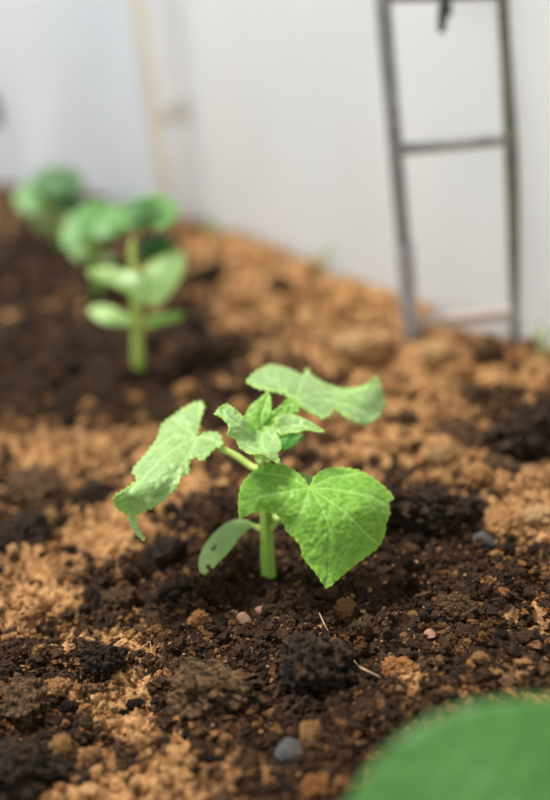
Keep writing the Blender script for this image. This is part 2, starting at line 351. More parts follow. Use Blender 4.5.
def leaf(name, outline, ctrl, veins, m_, parent, teeth=(7.0, 1.6), step=2.4, puff=0.0007, pucker=0.0004, thick=0.00045,
         spots=(), minor=True, seed=1, vein_w=0.9, label=None, vk=0.8):
    """a blade grown over an outline whose every point has its own distance (thin-plate surface), with sunken veins, teeth and thickness"""
    rnd = random.Random(seed)
    n = len(outline); B = []
    for i in range(n):
        p0, p1, p2, p3 = [Vector(outline[(i + k) % n]) for k in (-1, 0, 1, 2)]
        L_ = (p2 - p1).length; kk = max(1, int(L_ / max(1.2, step * 0.7)))
        for k in range(kk):
            t = k / kk
            c = 0.5 * ((2 * p1) + (p2 - p0) * t + (2 * p0 - 5 * p1 + 4 * p2 - p3) * t * t + (3 * p1 - p0 - 3 * p2 + p3) * t ** 3)
            B.append(p1.lerp(p2, t).lerp(c, 0.7))
    area = sum(B[i].x * B[(i + 1) % len(B)].y - B[(i + 1) % len(B)].x * B[i].y for i in range(len(B)))
    sgn = 1 if area > 0 else -1
    if teeth:
        per, amp = teeth; s = 0; out = []; ph = rnd.random()
        for i, p in enumerate(B):
            q = B[(i + 1) % len(B)]; pr = B[i - 1]; t = (q - pr)
            nn = Vector((t.y, -t.x)).normalized() * sgn if t.length > 1e-6 else Vector((0, 0))
            s += (p - pr).length; u = (s / per + ph) % 1.0
            tooth = (u / 0.7 if u < 0.7 else (1 - u) / 0.3)
            out.append(p + nn * amp * (tooth - 0.45) * (0.6 + 0.8 * noise.noise((s * 0.13, seed, 0)) + 0.2))
        B = out
    xs = [p.x for p in B]; y_ = [p.y for p in B]
    pts = [Vector((p.x, p.y)) for p in B]; edges = [(i, (i + 1) % len(B)) for i in range(len(B))]
    bx = np.array(xs); by = np.array(y_)
    gx, gy = np.meshgrid(np.arange(min(xs), max(xs), step), np.arange(min(y_), max(y_), step))
    gx = gx.ravel() + np.tile([0, step / 2], len(gx.ravel()) // 2 + 1)[:len(gx.ravel())] * 0; gy = gy.ravel()
    js = np.random.RandomState(seed); gx = gx + (js.rand(len(gx)) - .5) * step * .3; gy = gy + (js.rand(len(gy)) - .5) * step * .3
    inside = np.zeros(len(gx), bool); j = len(bx) - 1
    for i in range(len(bx)):
        c = ((by[i] > gy) != (by[j] > gy)) & (gx < (bx[j] - bx[i]) * (gy - by[i]) / (by[j] - by[i] + 1e-12) + bx[i])
        inside ^= c; j = i
    loop = [[(p.x, p.y) for p in B] + [(B[0].x, B[0].y)]]
    dd = seg_dist(gx, gy, loop)
    ok = inside & (dd > step * 0.45)
    pts += [Vector((a, b)) for a, b in zip(gx[ok], gy[ok])]
    res = geometry.delaunay_2d_cdt(pts, edges, [], 1, 1e-4)
    V2 = np.array([(v.x, v.y) for v in res[0]]); F = [tuple(f) for f in res[2]]
    x, y = V2[:, 0], V2[:, 1]
    allv = list(veins)
    if minor:
        for ln in veins:
            tot = 0; last = Vector(ln[0])
            L_ = sum((Vector(b) - Vector(a)).length for a, b in zip(ln[:-1], ln[1:]))
            dst = L_ * 0.25; side = 1
            while dst < L_ * 0.92:
                acc = 0
                for a, b in zip(ln[:-1], ln[1:]):
                    a = Vector(a); b = Vector(b); l = (b - a).length
                    if acc + l >= dst:
                        p = a.lerp(b, (dst - acc) / l); t = (b - a).normalized(); break
                    acc += l
                for sd_ in (-1, 1):
                    nn = Vector((t.y, -t.x)) * sd_; ln2 = (L_ - dst) * 0.35 + L_ * 0.10
                    e = p + (t * 0.75 + nn * 0.65) * ln2
                    allv.append([tuple(p), tuple(p.lerp(e, .5) + nn * ln2 * .04), tuple(e)])
                dst += L_ * (0.17 + 0.05 * rnd.random())
    dv = seg_dist(x, y, veins) if veins else np.full(len(x), 99.0)
    da = seg_dist(x, y, allv) if allv else dv
    de = seg_dist(x, y, loop)
    zf = tps(ctrl); z = zf(x, y)
    z = z - puff * ((1 - np.exp(-(dv / 4.0) ** 2)) + 0.6 * (1 - np.exp(-(da / 2.0) ** 2))) - pucker * pnoise(x / 4.5 + seed * 3, y / 4.5) - pucker * 1.5 * pnoise(x / 13 + seed, y / 13)
    z = z + pucker * 2.0 * np.exp(-de / 3.0) * pnoise(x / 8 + 9, y / 8 + seed)
    org = parent.location if parent else Vector((0, 0, 0))
    V = []
    for a, b, c in zip(x, y, z): V.append(tuple(at(a, b, c) - org))
    # face orientation: towards the viewer of the upper side
    T = []
    for f in F:
        a, b, c = [V2[i] for i in f[:3]]
        cr_ = (b[0] - a[0]) * (c[1] - a[1]) - (b[1] - a[1]) * (c[0] - a[0])
        T.append(f[:3] if cr_ < 0 else (f[0], f[2], f[1]))
    me = np_mesh(name, V, T)
    colr = np.zeros((len(x), 3), dtype=np.float32)
    colr[:, 0] = np.clip(vk * np.exp(-(dv / vein_w) ** 2) + 0.45 * vk * np.exp(-(da / (vein_w * 0.7)) ** 2), 0, 1)
    colr[:, 1] = 0.8 * np.exp(-de / 1.3)
    for (sx_, sy_, sr) in spots: colr[:, 2] = np.maximum(colr[:, 2], (np.hypot(x - sx_, y - sy_) < sr * (1 + 0.5 * pnoise(x / 2, y / 2))).astype(float))
    col_attr(me, colr)
    o = link(name, me, m_, parent)
    LAST[0] = o
    md = o.modifiers.new('thickness', 'SOLIDIFY'); md.thickness = thick; md.offset = -1
    if label: o['label'] = label
    return o

# ------------------------------------------------------------------ the seedling in focus
b0 = gnd(268, 572)
def seedling(px, py, label):
    p = gnd(px, py); p.z = hz(p.x, p.y); r = empty('cucumber_seedling', p)
    tag(r, label, 'seedling', 'cucumber seedlings in a row'); return r
S1 = seedling(268, 572, 'cucumber seedling in sharp focus in the middle of the bed with three toothed leaves')
zb = project(S1.location)[2]
def up(r, px, py, dz=0.0):
    """point above the foot of a seedling, seen at px,py, at the depth a vertical stem has there"""
    z0 = project(r.location)[2]; f0 = project(r.location)
    h = (f0[1] - py) / F_PX * z0 / math.cos(PITCH)
    return at(px, py, z0 - 0.4147 * h + dz)
foot = Vector(S1.location) - Vector((0, 0, 0.012))
tube('stem', [foot, up(S1, 268, 560), up(S1, 267, 535), up(S1, 266, 505), up(S1, 264, 480), up(S1, 263, 462), up(S1, 265, 448)],
     [0.0042, 0.0040, 0.0038, 0.0033, 0.0030, 0.0027, 0.0018], M_STEM, S1, seg=30, ridge=0.10, label='thick ridged light green stem')
zs = lambda py: project(up(S1, 265, py))[2]

# front right leaf
A_out = [(310, 487), (313.5, 477), (323, 469.5), (338, 467), (357, 469.5), (369, 475), (384, 486), (394, 497), (389.5, 504), (390.5, 514), (386.5, 523), (385, 535),
         (378, 548), (366, 557), (354, 566.5), (341, 577), (327, 588.6), (320, 580), (312, 569), (302, 557), (301, 548), (293, 537), (286, 531), (281, 518),
         (272, 513.5), (262, 513), (253, 513), (246, 516.5), (239, 517.5), (238.5, 498), (242, 483), (252, 472), (267, 464), (282.5, 464), (295, 470.5), (304.5, 479)]
A_z = [(310, 488, .604), (327, 588, .588), (330, 529, .590), (392, 497, .622), (378, 545, .606), (345, 468, .626), (365, 505, .602), (240, 505, .612), (250, 475, .614), (270, 464, .618), (270, 492, .600), (285, 530, .600), (300, 512, .594), (262, 513, .606)]
A_v = [[(310, 487.5), (322, 508), (330, 529), (330, 560), (327, 586)], [(310, 487.5), (285, 492), (262, 496), (242, 501)], [(310, 487.5), (285, 476), (256, 472)],
       [(310, 487.5), (302, 510), (290, 530)], [(310, 487.5), (340, 490), (370, 496), (390, 506)], [(310, 487.5), (330, 478), (362, 473)], [(310, 487.5), (345, 512), (378, 545)]]
leaf('leaf', A_out, A_z, A_v, M_LEAF, S1, teeth=(8, 1.7), step=1.5, seed=3, puff=0.0006, pucker=0.00045, label='broad leaf hanging to the front with its tip down')
tube('petiole', [up(S1, 264, 470), at(280, 480, .628), at(300, 487, .614), at(310, 488, .6055)], [.0019, .0017, .0015, .0010], M_STEMY, S1)

# left leaf
B_out = [(203, 402), (204, 408), (201, 418), (199, 428), (197, 437), (203, 433), (209, 431.6), (216, 432), (221.5, 436), (222, 446), (216, 447.5), (210, 453), (203, 461), (196, 457), (190, 461), (189, 473),
         (182, 476), (177, 489), (169, 496), (162, 502), (150, 509.6), (137, 516), (138, 527), (145.5, 540), (140, 538.5), (131, 527), (127, 515.5), (118.5, 510), (113.5, 503), (114.5, 496), (126, 488), (136, 480),
         (134, 474), (132, 469.5), (145, 454), (157, 438), (161.5, 424.5), (172, 416), (185, 407), (196, 401.6)]
B_z = [(203, 403, .668), (197, 437, .640), (221, 440, .636), (203, 458, .622), (189, 470, .614), (165, 450, .630), (160, 430, .655), (132, 469, .640), (150, 480, .606), (118, 497, .602), (122, 507, .618), (130, 513, .624), (134, 522, .622), (145, 539, .612), (160, 500, .606), (180, 440, .638), (137, 480, .618), (150, 507, .607)]
B_v = [[(197, 437.5), (178, 446), (158, 462), (140, 482), (120, 499)], [(197, 437.5), (184, 428), (172, 418)], [(197, 437.5), (199, 420), (200, 405)], [(197, 437.5), (172, 437), (150, 452), (136, 467)],
       [(197, 437.5), (193, 450), (190, 460)], [(197, 437.5), (188, 455), (175, 475), (168, 494)], [(197, 437.5), (210, 438), (220, 444)]]
leaf('leaf', B_out, B_z, B_v, M_PALE_SHEEN, S1, teeth=(6.5, 2.8), step=1.4, seed=5, pucker=0.0005, puff=0.0008, label='left leaf folded down with its tip curled under')
tube('petiole', [up(S1, 263, 470), at(252, 467, .629), at(236, 456, .633), at(218, 447, .636), at(206, 441, .640), at(198, 438, .6415)], [.0024, .0021, .0020, .0019, .0015, .0009], M_STEMY, S1, ridge=0.06)

# back leaf
C_out = [(246.5, 381.5), (252, 374), (259, 369), (270.6, 364), (280, 366), (288, 368), (297, 372), (303, 375), (307.6, 367), (312, 375), (326, 383), (343, 388), (360.5, 386), (371, 381), (377, 376), (381, 386),
         (385.5, 404), (379.5, 417), (366, 425), (353.6, 421.5), (344, 416), (334.6, 409), (331, 415), (324, 419.5), (315.6, 415), (305, 410), (296, 403), (288, 396.5), (279, 393), (268, 391), (257, 388)]
C_z = [(246, 382, .652), (270, 365, .690), (295, 398, .650), (307, 370, .694), (343, 388, .684), (377, 377, .694), (385, 404, .690), (366, 424, .664), (335, 409, .660), (300, 385, .664), (340, 400, .668), (360, 405, .670), (322, 418, .646), (270, 380, .662)]
C_v = [[(295, 398), (320, 399), (350, 405), (372, 416)], [(295, 398), (318, 392), (350, 392), (378, 382)], [(295, 398), (300, 388), (307, 371)], [(295, 398), (278, 386), (262, 372)], [(295, 398), (275, 391), (250, 384)], [(295, 398), (310, 407), (322, 417)]]
leaf('leaf', C_out, C_z, C_v, M_PALE_SHEEN, S1, teeth=(7, 1.8), step=1.7, seed=8, pucker=0.0006, label='upper back leaf spread to the right')
tube('petiole', [up(S1, 264, 456), at(272, 440, .640), at(284, 420, .648), at(295, 399, .652)], [.0020, .0018, .0016, .0009], M_STEMY, S1)

# young folded leaf on top
D1 = [(214.5, 413.5), (220, 407), (226.4, 403.5), (232.6, 407), (243, 416), (253, 426.5), (262, 432), (271, 427), (278.5, 418), (282, 424), (277.5, 434), (282, 446), (278, 454), (280.5, 464), (270, 459), (262, 454), (250, 454), (240, 448), (236, 439), (227.5, 436), (229, 426), (221, 417)]
leaf('leaf', D1, [(215, 413, .606), (226, 404, .616), (262, 432, .626), (253, 430, .622), (240, 445, .600), (260, 453, .598), (280, 463, .602), (279, 419, .618), (282, 440, .612), (245, 425, .610), (230, 420, .606)],
     [[(265, 452), (258, 440), (245, 428), (218, 413)], [(265, 452), (262, 442), (262, 434)], [(265, 452), (272, 440), (279, 422)], [(265, 452), (250, 447), (234, 438)]],
     M_PALE_SHEEN, S1, teeth=(4.2, 2.0), step=1.3, seed=11, pucker=0.0009, label='small crinkled young leaf at the top')
D2 = [(277, 418), (283, 415), (290, 413.5), (301, 417), (313, 423), (325, 431.5), (316, 432), (307, 430), (298, 432.5), (288, 433), (281, 436), (277, 428)]
leaf('leaf', D2, [(278, 419, .617), (281, 434, .611), (290, 414, .628), (325, 431, .622), (298, 432, .612), (305, 422, .620)], [[(279, 428), (300, 425), (322, 431)]],
     M_PALE_SHEEN, S1, teeth=(4.2, 1.6), step=1.4, seed=13, pucker=0.0006, minor=False, label='right lobe of the young leaf')
E1 = [(245, 417.5), (250, 406), (258, 399.5), (268.5, 391.5), (271, 402), (272, 411), (280, 406), (289, 397.5), (294, 400), (299, 408), (297, 413), (285, 416), (278, 424), (270, 431), (262, 434), (253, 427)]
leaf('leaf', E1, [(246, 417, .634), (269, 393, .640), (262, 430, .629), (258, 410, .634), (270, 415, .630), (290, 398, .636), (297, 411, .632), (280, 415, .630)], [[(262, 432), (262, 415), (268, 396)], [(264, 430), (278, 414), (290, 401)]],
     M_LEAF, S1, teeth=(4.5, 1.8), step=1.4, seed=15, pucker=0.0007, minor=False, label='young leaf standing upright behind the crinkled one')
F1 = [(276, 432), (288, 430), (299, 431), (303, 436), (297, 444), (288, 449), (278, 450), (273, 442)]
leaf('leaf', F1, [(276, 432, .630), (300, 434, .630), (288, 448, .624), (276, 448, .624), (286, 440, .6265)], [[(276, 440), (298, 437)]], M_DEEP, S1, teeth=(5, 1.2), step=1.6, seed=17, minor=False, label='shadowed underside of the young leaf, its shade coloured deep green')  # leaf underside; its shadow is put into the deep green colour
tube('petiole', [up(S1, 264, 458), at(264, 452, .624), at(264, 440, .625), at(264, 432, .628)], [.0018, .0014, .0012, .0008], M_STEM, S1)
tube('bud', [up(S1, 262, 464, -.003), at(258, 459, .620), at(256, 454, .618)], [.0016, .0018, .0004], M_STEMY, S1, label='pale yellow green bud')
tube('bud', [up(S1, 266, 462, -.003), at(271, 457, .618), at(275, 452, .617)], [.0016, .0016, .0004], M_STEMY, S1)
# seed leaves
G1 = [(199.5, 571), (199, 558), (205, 544.5), (215, 532), (227, 522.5), (238, 519), (248, 520), (253, 525), (247, 530), (239, 538), (230, 550), (220, 560), (212, 568), (209, 566), (208, 570), (204, 574)]
leaf('seed_leaf', G1, [(200, 571, .628), (205, 545, .640), (228, 522, .650), (252, 525, .644), (232, 548, .632), (215, 550, .631), (238, 530, .640)], [[(253, 525), (232, 535), (205, 568)]],
     M_COTY, S1, teeth=None, step=1.6, puff=0.0003, pucker=0.0002, thick=0.0009, minor=False, seed=19, spots=[(212.5, 549, 2.4), (215, 546, 1.5), (208.5, 567, 2.6)], vk=0.4, label='smooth oval seed leaf with brown bitten spots')
tube('petiole', [up(S1, 267, 530), at(258, 527.5, .640), at(251, 524.5, .6435)], [.0022, .0018, .0012], M_STEMY, S1)
G2 = [(276, 523), (272, 512), (278, 498), (290, 484), (303, 474), (313, 476), (318, 486), (314, 500), (302, 512), (288, 521)]
leaf('seed_leaf', G2, [(276, 522, .640), (280, 500, .648), (303, 475, .662), (316, 486, .655), (300, 512, .640), (295, 498, .650)], [[(276, 523), (295, 498), (312, 480)]],
     M_COTY, S1, teeth=None, step=2.0, puff=0.0003, pucker=0.0002, thick=0.0009, minor=False, seed=21, vk=0.4)
tube('petiole', [up(S1, 268, 530), at(274, 524, .637), at(280, 516, .641)], [.0026, .0024, .0016], M_STEMY, S1)

# ------------------------------------------------------------------ second seedling
S2 = seedling(137, 366, 'blurred cucumber seedling directly behind the sharp one, standing alone with a pale folded leaf')
def stem_of(r, pts, rad, m_=M_STEM):
    f = Vector(r.location) - Vector((0, 0, 0.012))
    return tube('stem', [f] + [up(r, *p) for p in pts], rad, m_, r, seg=20, ridge=0.08)
stem_of(S2, [(138, 350), (137, 325), (136, 300), (134, 275), (132, 255), (133, 240)], [.0050, .0048, .0046, .004, .0034, .0028, .002], M_STEMY)
z2 = project(up(S2, 136, 280))[2]
def flat_leaf(name, out, zc, zt, m_, r, veins=(), teeth=(9, 1.2), **k):
    """blade about depth zc at its middle, its upper points zt farther back"""
    O = np.array(out); cx, cy = O.mean(0); h = (O[:, 1].max() - O[:, 1].min()) / 2
    ctrl = [(x, y, zc - zt * (y - cy) / h + 0.006) for x, y in out[::2]] + [(cx, cy, zc)]
    return leaf(name, out, ctrl, list(veins), m_, r, teeth=teeth, step=k.pop('step', 3.0), minor=False, **k)
flat_leaf('leaf', [(87, 272), (96, 268), (110, 267), (125, 270), (140, 271), (150, 264), (162, 256), (176, 250), (184, 256), (184, 272), (174, 290), (157, 306), (142, 302), (128, 293), (114, 286), (96, 280)], z2 - .012, .012, M_PALE_SHEEN, S2, [[(146, 269), (155, 300)]], seed=31, label='pale leaf folded into a V towards the camera')
flat_leaf('leaf', [(138, 250), (144, 238), (154, 233), (166, 236), (173, 244), (170, 252), (158, 257), (147, 262), (139, 262)], z2 + .012, .014, M_FAR, S2, seed=32, label='shaded deep green inner leaf')  # inner blade in the darkest leaf green
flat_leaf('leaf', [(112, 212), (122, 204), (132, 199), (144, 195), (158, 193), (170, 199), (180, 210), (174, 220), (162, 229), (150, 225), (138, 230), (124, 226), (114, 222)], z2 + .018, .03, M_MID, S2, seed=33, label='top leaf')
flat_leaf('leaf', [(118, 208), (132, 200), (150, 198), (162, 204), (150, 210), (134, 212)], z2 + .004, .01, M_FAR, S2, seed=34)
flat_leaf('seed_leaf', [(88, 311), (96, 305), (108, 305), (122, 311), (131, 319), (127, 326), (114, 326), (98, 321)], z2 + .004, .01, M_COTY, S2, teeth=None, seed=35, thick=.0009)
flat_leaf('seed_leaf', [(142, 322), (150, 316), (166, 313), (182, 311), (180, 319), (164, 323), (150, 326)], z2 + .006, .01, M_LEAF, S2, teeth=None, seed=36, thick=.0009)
tube('petiole', [up(S2, 134, 285), at(143, 276, z2 + .002), at(147, 270, z2 - .008)], [.003, .0022, .0014], M_STEMY, S2)
tube('petiole', [up(S2, 137, 330), at(131, 325, z2 + .008), at(126, 321, z2 + .004)], [.0028, .002, .0014], M_STEMY, S2)
tube('petiole', [up(S2, 137, 330), at(143, 325, z2 + .012), at(150, 321, z2 + .008)], [.0028, .002, .0014], M_STEMY, S2)

# third and fourth seedlings
S3 = seedling(98, 290, 'faint cucumber seedling second from the far end of the row, its leaves overlapping its neighbours')
stem_of(S3, [(97, 275), (95, 262), (93, 245), (92, 232), (92, 222)], [.0045, .0045, .004, .0035, .003, .002])
z3 = project(up(S3, 92, 230))[2]
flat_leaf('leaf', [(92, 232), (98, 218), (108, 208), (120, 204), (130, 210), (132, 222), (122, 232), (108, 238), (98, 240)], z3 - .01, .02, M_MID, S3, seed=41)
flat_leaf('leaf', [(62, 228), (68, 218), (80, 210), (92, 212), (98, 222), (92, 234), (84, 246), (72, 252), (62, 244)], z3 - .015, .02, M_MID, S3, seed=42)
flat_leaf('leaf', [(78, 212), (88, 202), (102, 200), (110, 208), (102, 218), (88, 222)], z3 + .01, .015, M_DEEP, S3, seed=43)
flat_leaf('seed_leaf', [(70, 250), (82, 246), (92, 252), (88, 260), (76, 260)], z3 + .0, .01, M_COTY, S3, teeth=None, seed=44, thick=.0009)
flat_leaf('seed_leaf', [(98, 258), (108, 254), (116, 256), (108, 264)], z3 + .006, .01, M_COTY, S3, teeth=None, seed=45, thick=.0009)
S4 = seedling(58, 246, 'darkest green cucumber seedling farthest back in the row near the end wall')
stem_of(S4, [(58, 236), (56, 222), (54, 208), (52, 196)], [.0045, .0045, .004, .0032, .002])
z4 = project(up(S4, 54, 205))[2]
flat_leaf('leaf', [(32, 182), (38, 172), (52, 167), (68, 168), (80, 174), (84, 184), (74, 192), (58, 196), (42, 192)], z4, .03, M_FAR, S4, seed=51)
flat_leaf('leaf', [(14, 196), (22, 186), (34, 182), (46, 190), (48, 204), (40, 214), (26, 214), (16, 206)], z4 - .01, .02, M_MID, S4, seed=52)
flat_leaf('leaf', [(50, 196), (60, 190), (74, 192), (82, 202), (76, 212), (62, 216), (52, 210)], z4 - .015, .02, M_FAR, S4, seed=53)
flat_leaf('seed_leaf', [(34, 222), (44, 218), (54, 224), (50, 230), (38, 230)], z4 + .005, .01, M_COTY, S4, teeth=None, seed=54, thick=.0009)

# foreground seedling, only one leaf of it in the picture
S0 = empty('cucumber_seedling', Vector((0, 0, 0)))
zf = 0.345
pm = at(560, 850, zf + .01); S0.location = (pm.x + .01, pm.y + .02, hz(pm.x + .01, pm.y + .02))
tag(S0, 'nearest cucumber seedling, its one big blurred leaf cut off by the bottom right corner', 'seedling', 'cucumber seedlings in a row')
Z_out = [(338, 830), (352, 795), (372, 765), (400, 738), (432, 718), (470, 705), (510, 699), (552, 698), (600, 708), (650, 735), (690, 780), (705, 840), (690, 900), (650, 950), (600, 980), (560, 1000), (520, 985), (460, 960), (400, 930), (355, 880)]
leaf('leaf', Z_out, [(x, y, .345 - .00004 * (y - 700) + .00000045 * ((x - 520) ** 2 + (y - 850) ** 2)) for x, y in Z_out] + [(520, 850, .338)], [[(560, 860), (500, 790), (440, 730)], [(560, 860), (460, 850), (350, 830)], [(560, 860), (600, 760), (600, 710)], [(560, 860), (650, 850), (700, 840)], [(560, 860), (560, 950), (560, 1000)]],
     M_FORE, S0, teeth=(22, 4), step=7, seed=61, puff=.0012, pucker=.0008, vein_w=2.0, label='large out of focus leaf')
p_ = Vector(S0.location); top = at(560, 862, .343)
tube('stem', [p_ - Vector((0, 0, .012)), p_ + Vector((0, 0, .03)), p_ + Vector((.002, .003, .06)), p_ + Vector((0, 0, .09))], [.0042, .004, .0036, .0028], M_STEM, S0, seg=20, ridge=.08)
tube('petiole', [p_ + Vector((0, 0, .085)), (p_ + Vector((0, 0, .10))).lerp(top, .5), top], [.0024, .002, .0014], M_STEMY, S0)

# ------------------------------------------------------------------ ladder like metal frame
fl = gnd(412, 336); fr = gnd(521, 343)
LD = empty('ladder', Vector(((fl.x + fr.x) / 2, (fl.y + fr.y) / 2, 0)))
tag(LD, 'grey metal ladder standing in the soil against the plastic wall', 'ladder')
def vert_over(foot, px, py):
    """point seen at px,py on the vertical plane square to the viewing direction through foot"""
    d = ray(px, py); t = foot.y / d.y
    return CAM + d * t
tl = vert_over(fl, 383, 0); trr = vert_over(fr, 507, 0)
tl2 = tl + (tl - fl) * 0.55; tr2 = trr + (trr - fr) * 0.55
def bar(name, a, b, r, m_, label=None):
    return tube(name, [a, a.lerp(b, .33), a.lerp(b, .66), b], [r] * 4, m_, LD, seg=20, label=label)
bar('upright', fl - Vector((0, 0, .02)), tl2, .0062, M_METAL)
bar('upright', fr - Vector((0, 0, .02)), tr2, .0066, M_METALD, 'darker stained upright')
def on(a, b, py):
    lo, hi = 0.0, 1.0
    for _ in range(40):
        mid = (lo + hi) / 2
        if project(a.lerp(b, mid))[1] > py: lo = mid
        else: hi = mid
    return a.lerp(b, lo)
bar('rung', on(fl, tl, 150), on(fr, trr, 138), .0050, M_METAL)
bar('rung', on(fl, tl2, -4), on(fr, tr2, -8), .0050, M_METALD)
bar('rung', on(fl, tl2, -150), on(fr, tr2, -162), .0050, M_METAL)
bar('rung', on(fl, tl, 324), on(fr, trr, 312), .0052, M_METALP, 'bottom rung dusty with pale soil')
for f_, t_, e_, mm in ((fl, tl, .30, M_METALL), (fr, trr, .10, M_METAL)):
    bar('lower_upright', f_ - Vector((0, 0, .015)), f_.lerp(t_, e_), .0076, mm, 'lighter lower part of the upright')  # slightly wider tube that makes the lower part of each upright lighter
# strap over the top rung
ra = on(fl, tl2, -4); rb = on(fr, tr2, -8); mid = ra.lerp(rb, .50)
d_ = (rb - ra).normalized(); fwd = Vector((0, -1, 0))
sp = [mid + fwd * .002 + Vector((.006, .010, -.016)), mid + Vector((.003, .0075, .0)), mid + Vector((.001, 0, .0085)), mid + fwd * .0085 + Vector((0, 0, 0)), mid + fwd * .009 + Vector((-.002, 0, -.012)), mid + fwd * .008 + Vector((-.004, 0, -.026))]
st = tube('strap', sp, [.0030, .0034, .0036, .0048, .0050, .0030], M_STRAP, None, origin=mid, seg=16, flat=0.7)
tag(st, 'dark green rubber strap hanging from the topmost visible rung of the ladder', 'strap')

# ------------------------------------------------------------------ post and batten at the corner
pc = gnd(192, 214)
PO = empty('tunnel_post', Vector((pc.x, pc.y, -0.02))); tag(PO, 'white plastic pipe post where the two plastic walls meet', 'post')
tube('pipe', [Vector((pc.x, pc.y, -.03)), Vector((pc.x, pc.y, .4)), Vector((pc.x, pc.y, .84))], [.022, .022, .022], M_PIPE, PO, seg=32)
hq = vert_over(pc, 190, 108)
tube('collar', [Vector((pc.x, pc.y, hq.z - .010)), Vector((pc.x, pc.y, hq.z + .010))], [.0245, .0245], M_BATT, PO, seg=32)
bc = gnd(168, 212)
bm = bmesh.new(); bmesh.ops.create_cube(bm, size=1)
bmesh.ops.scale(bm, vec=(.018, .012, 0.86), verts=bm.verts); bmesh.ops.bevel(bm, geom=bm.edges[:], offset=.002, segments=2, affect='EDGES')
me = bpy.data.meshes.new('wooden_batten'); bm.to_mesh(me); bm.free()
bt = link('wooden_batten', me, M_BATT, None, (bc.x, bc.y, .40)); tag(bt, 'pale wooden batten upright just left of the white post', 'batten')
# grey hanger on the end wall at the left edge
kq = gnd(-8, 186); kb = vert_over(kq, -4, 125); kt = vert_over(kq, -5, 92)
kk = tube('hose_end', [kb + Vector((0, -.01, 0)), kb.lerp(kt, .5) + Vector((0, -.012, 0)), kt + Vector((-.012, -.01, .0)), kt + Vector((-.04, 0, .02))], [.008, .010, .009, .009], M_GREY, None, origin=kt, seg=16)
tag(kk, 'dull grey hose end against the end wall, at the left edge of the photo', 'hose')

# ------------------------------------------------------------------ clods, pebbles, chips
def clod_mesh(name, seed, sub=5, hard=False):
    bm = bmesh.new(); bmesh.ops.create_icosphere(bm, subdivisions=4 if hard else sub, radius=1)
    o = Vector((seed * 7.3, seed * 3.1, seed * 1.7)); r_ = random.Random(seed)
    planes = [(Vector((r_.gauss(0, 1), r_.gauss(0, 1), r_.gauss(0, 1))).normalized(), r_.uniform(.55, .9)) for _ in range(12)]
    for v in bm.verts:
        d = v.co.normalized(); p = d * (1 + (.25 if hard else .42) * noise.fractal(d * 1.3 + o, 0.8, 2.0, 3))
        for n_, lim in planes:
            e = p.dot(n_) - lim
            if e > 0: p -= n_ * e * (.95 if hard else .7)
        if hard:
            p += d * .02 * noise.fractal(d * 6 + o, 0.7, 2.0, 4)
        else:
            for sc_, am in ((2.6, .30), (6.0, .18), (13.0, .10)):
                f1 = noise.voronoi(d * sc_ + o)[0]
                p += d * am * (0.55 - f1[0] * 1.1 + min(f1[1] - f1[0], .35))
            p += d * .06 * noise.fractal(d * 11 + o, 0.6, 2.0, 4)
        v.co = p
    for f in bm.faces: f.smooth = True
    me = bpy.data.meshes.new(name); bm.to_mesh(me); bm.free(); return me
CL = {}
for kd in M_CLOD:
    CL[kd] = []
    for i in range(5 if kd in ('tan', 'dark', 'brown', 'pale') else 2):
        sd_ = sum(map(ord, kd)) % 97 + i * 5
        hard = kd in ('grey', 'pink')
        me = clod_mesh('clod_' + kd, sd_, 5, hard)
        me.materials.append(M_CLOD[kd]); CL[kd].append(me)
rng = random.Random(12)
def clod(name, px, py, rx, ry, kd, label, cat, group=None, sink=0.35, var=None):
    p = gnd(px, py + ry * 0.4)
    z_ = project(p)[2]
    sx_ = rx * z_ / F_PX; sz_ = ry * z_ / F_PX
    me = CL[kd][(var if var is not None else rng.randrange(99)) % len(CL[kd])]
    o = bpy.data.objects.new(name, me); C.objects.link(o)
    o.scale = (sx_, sx_ * rng.uniform(.75, 1.0), min(sz_, sx_) * 1.0)
    o.rotation_euler = (rng.uniform(-.3, .3), rng.uniform(-.3, .3), rng.uniform(-.5, .5))
    o.location = (p.x, p.y, hz(p.x, p.y) + o.scale.z * (1 - 2 * sink) * .8)
    tag(o, label, cat, group); return o
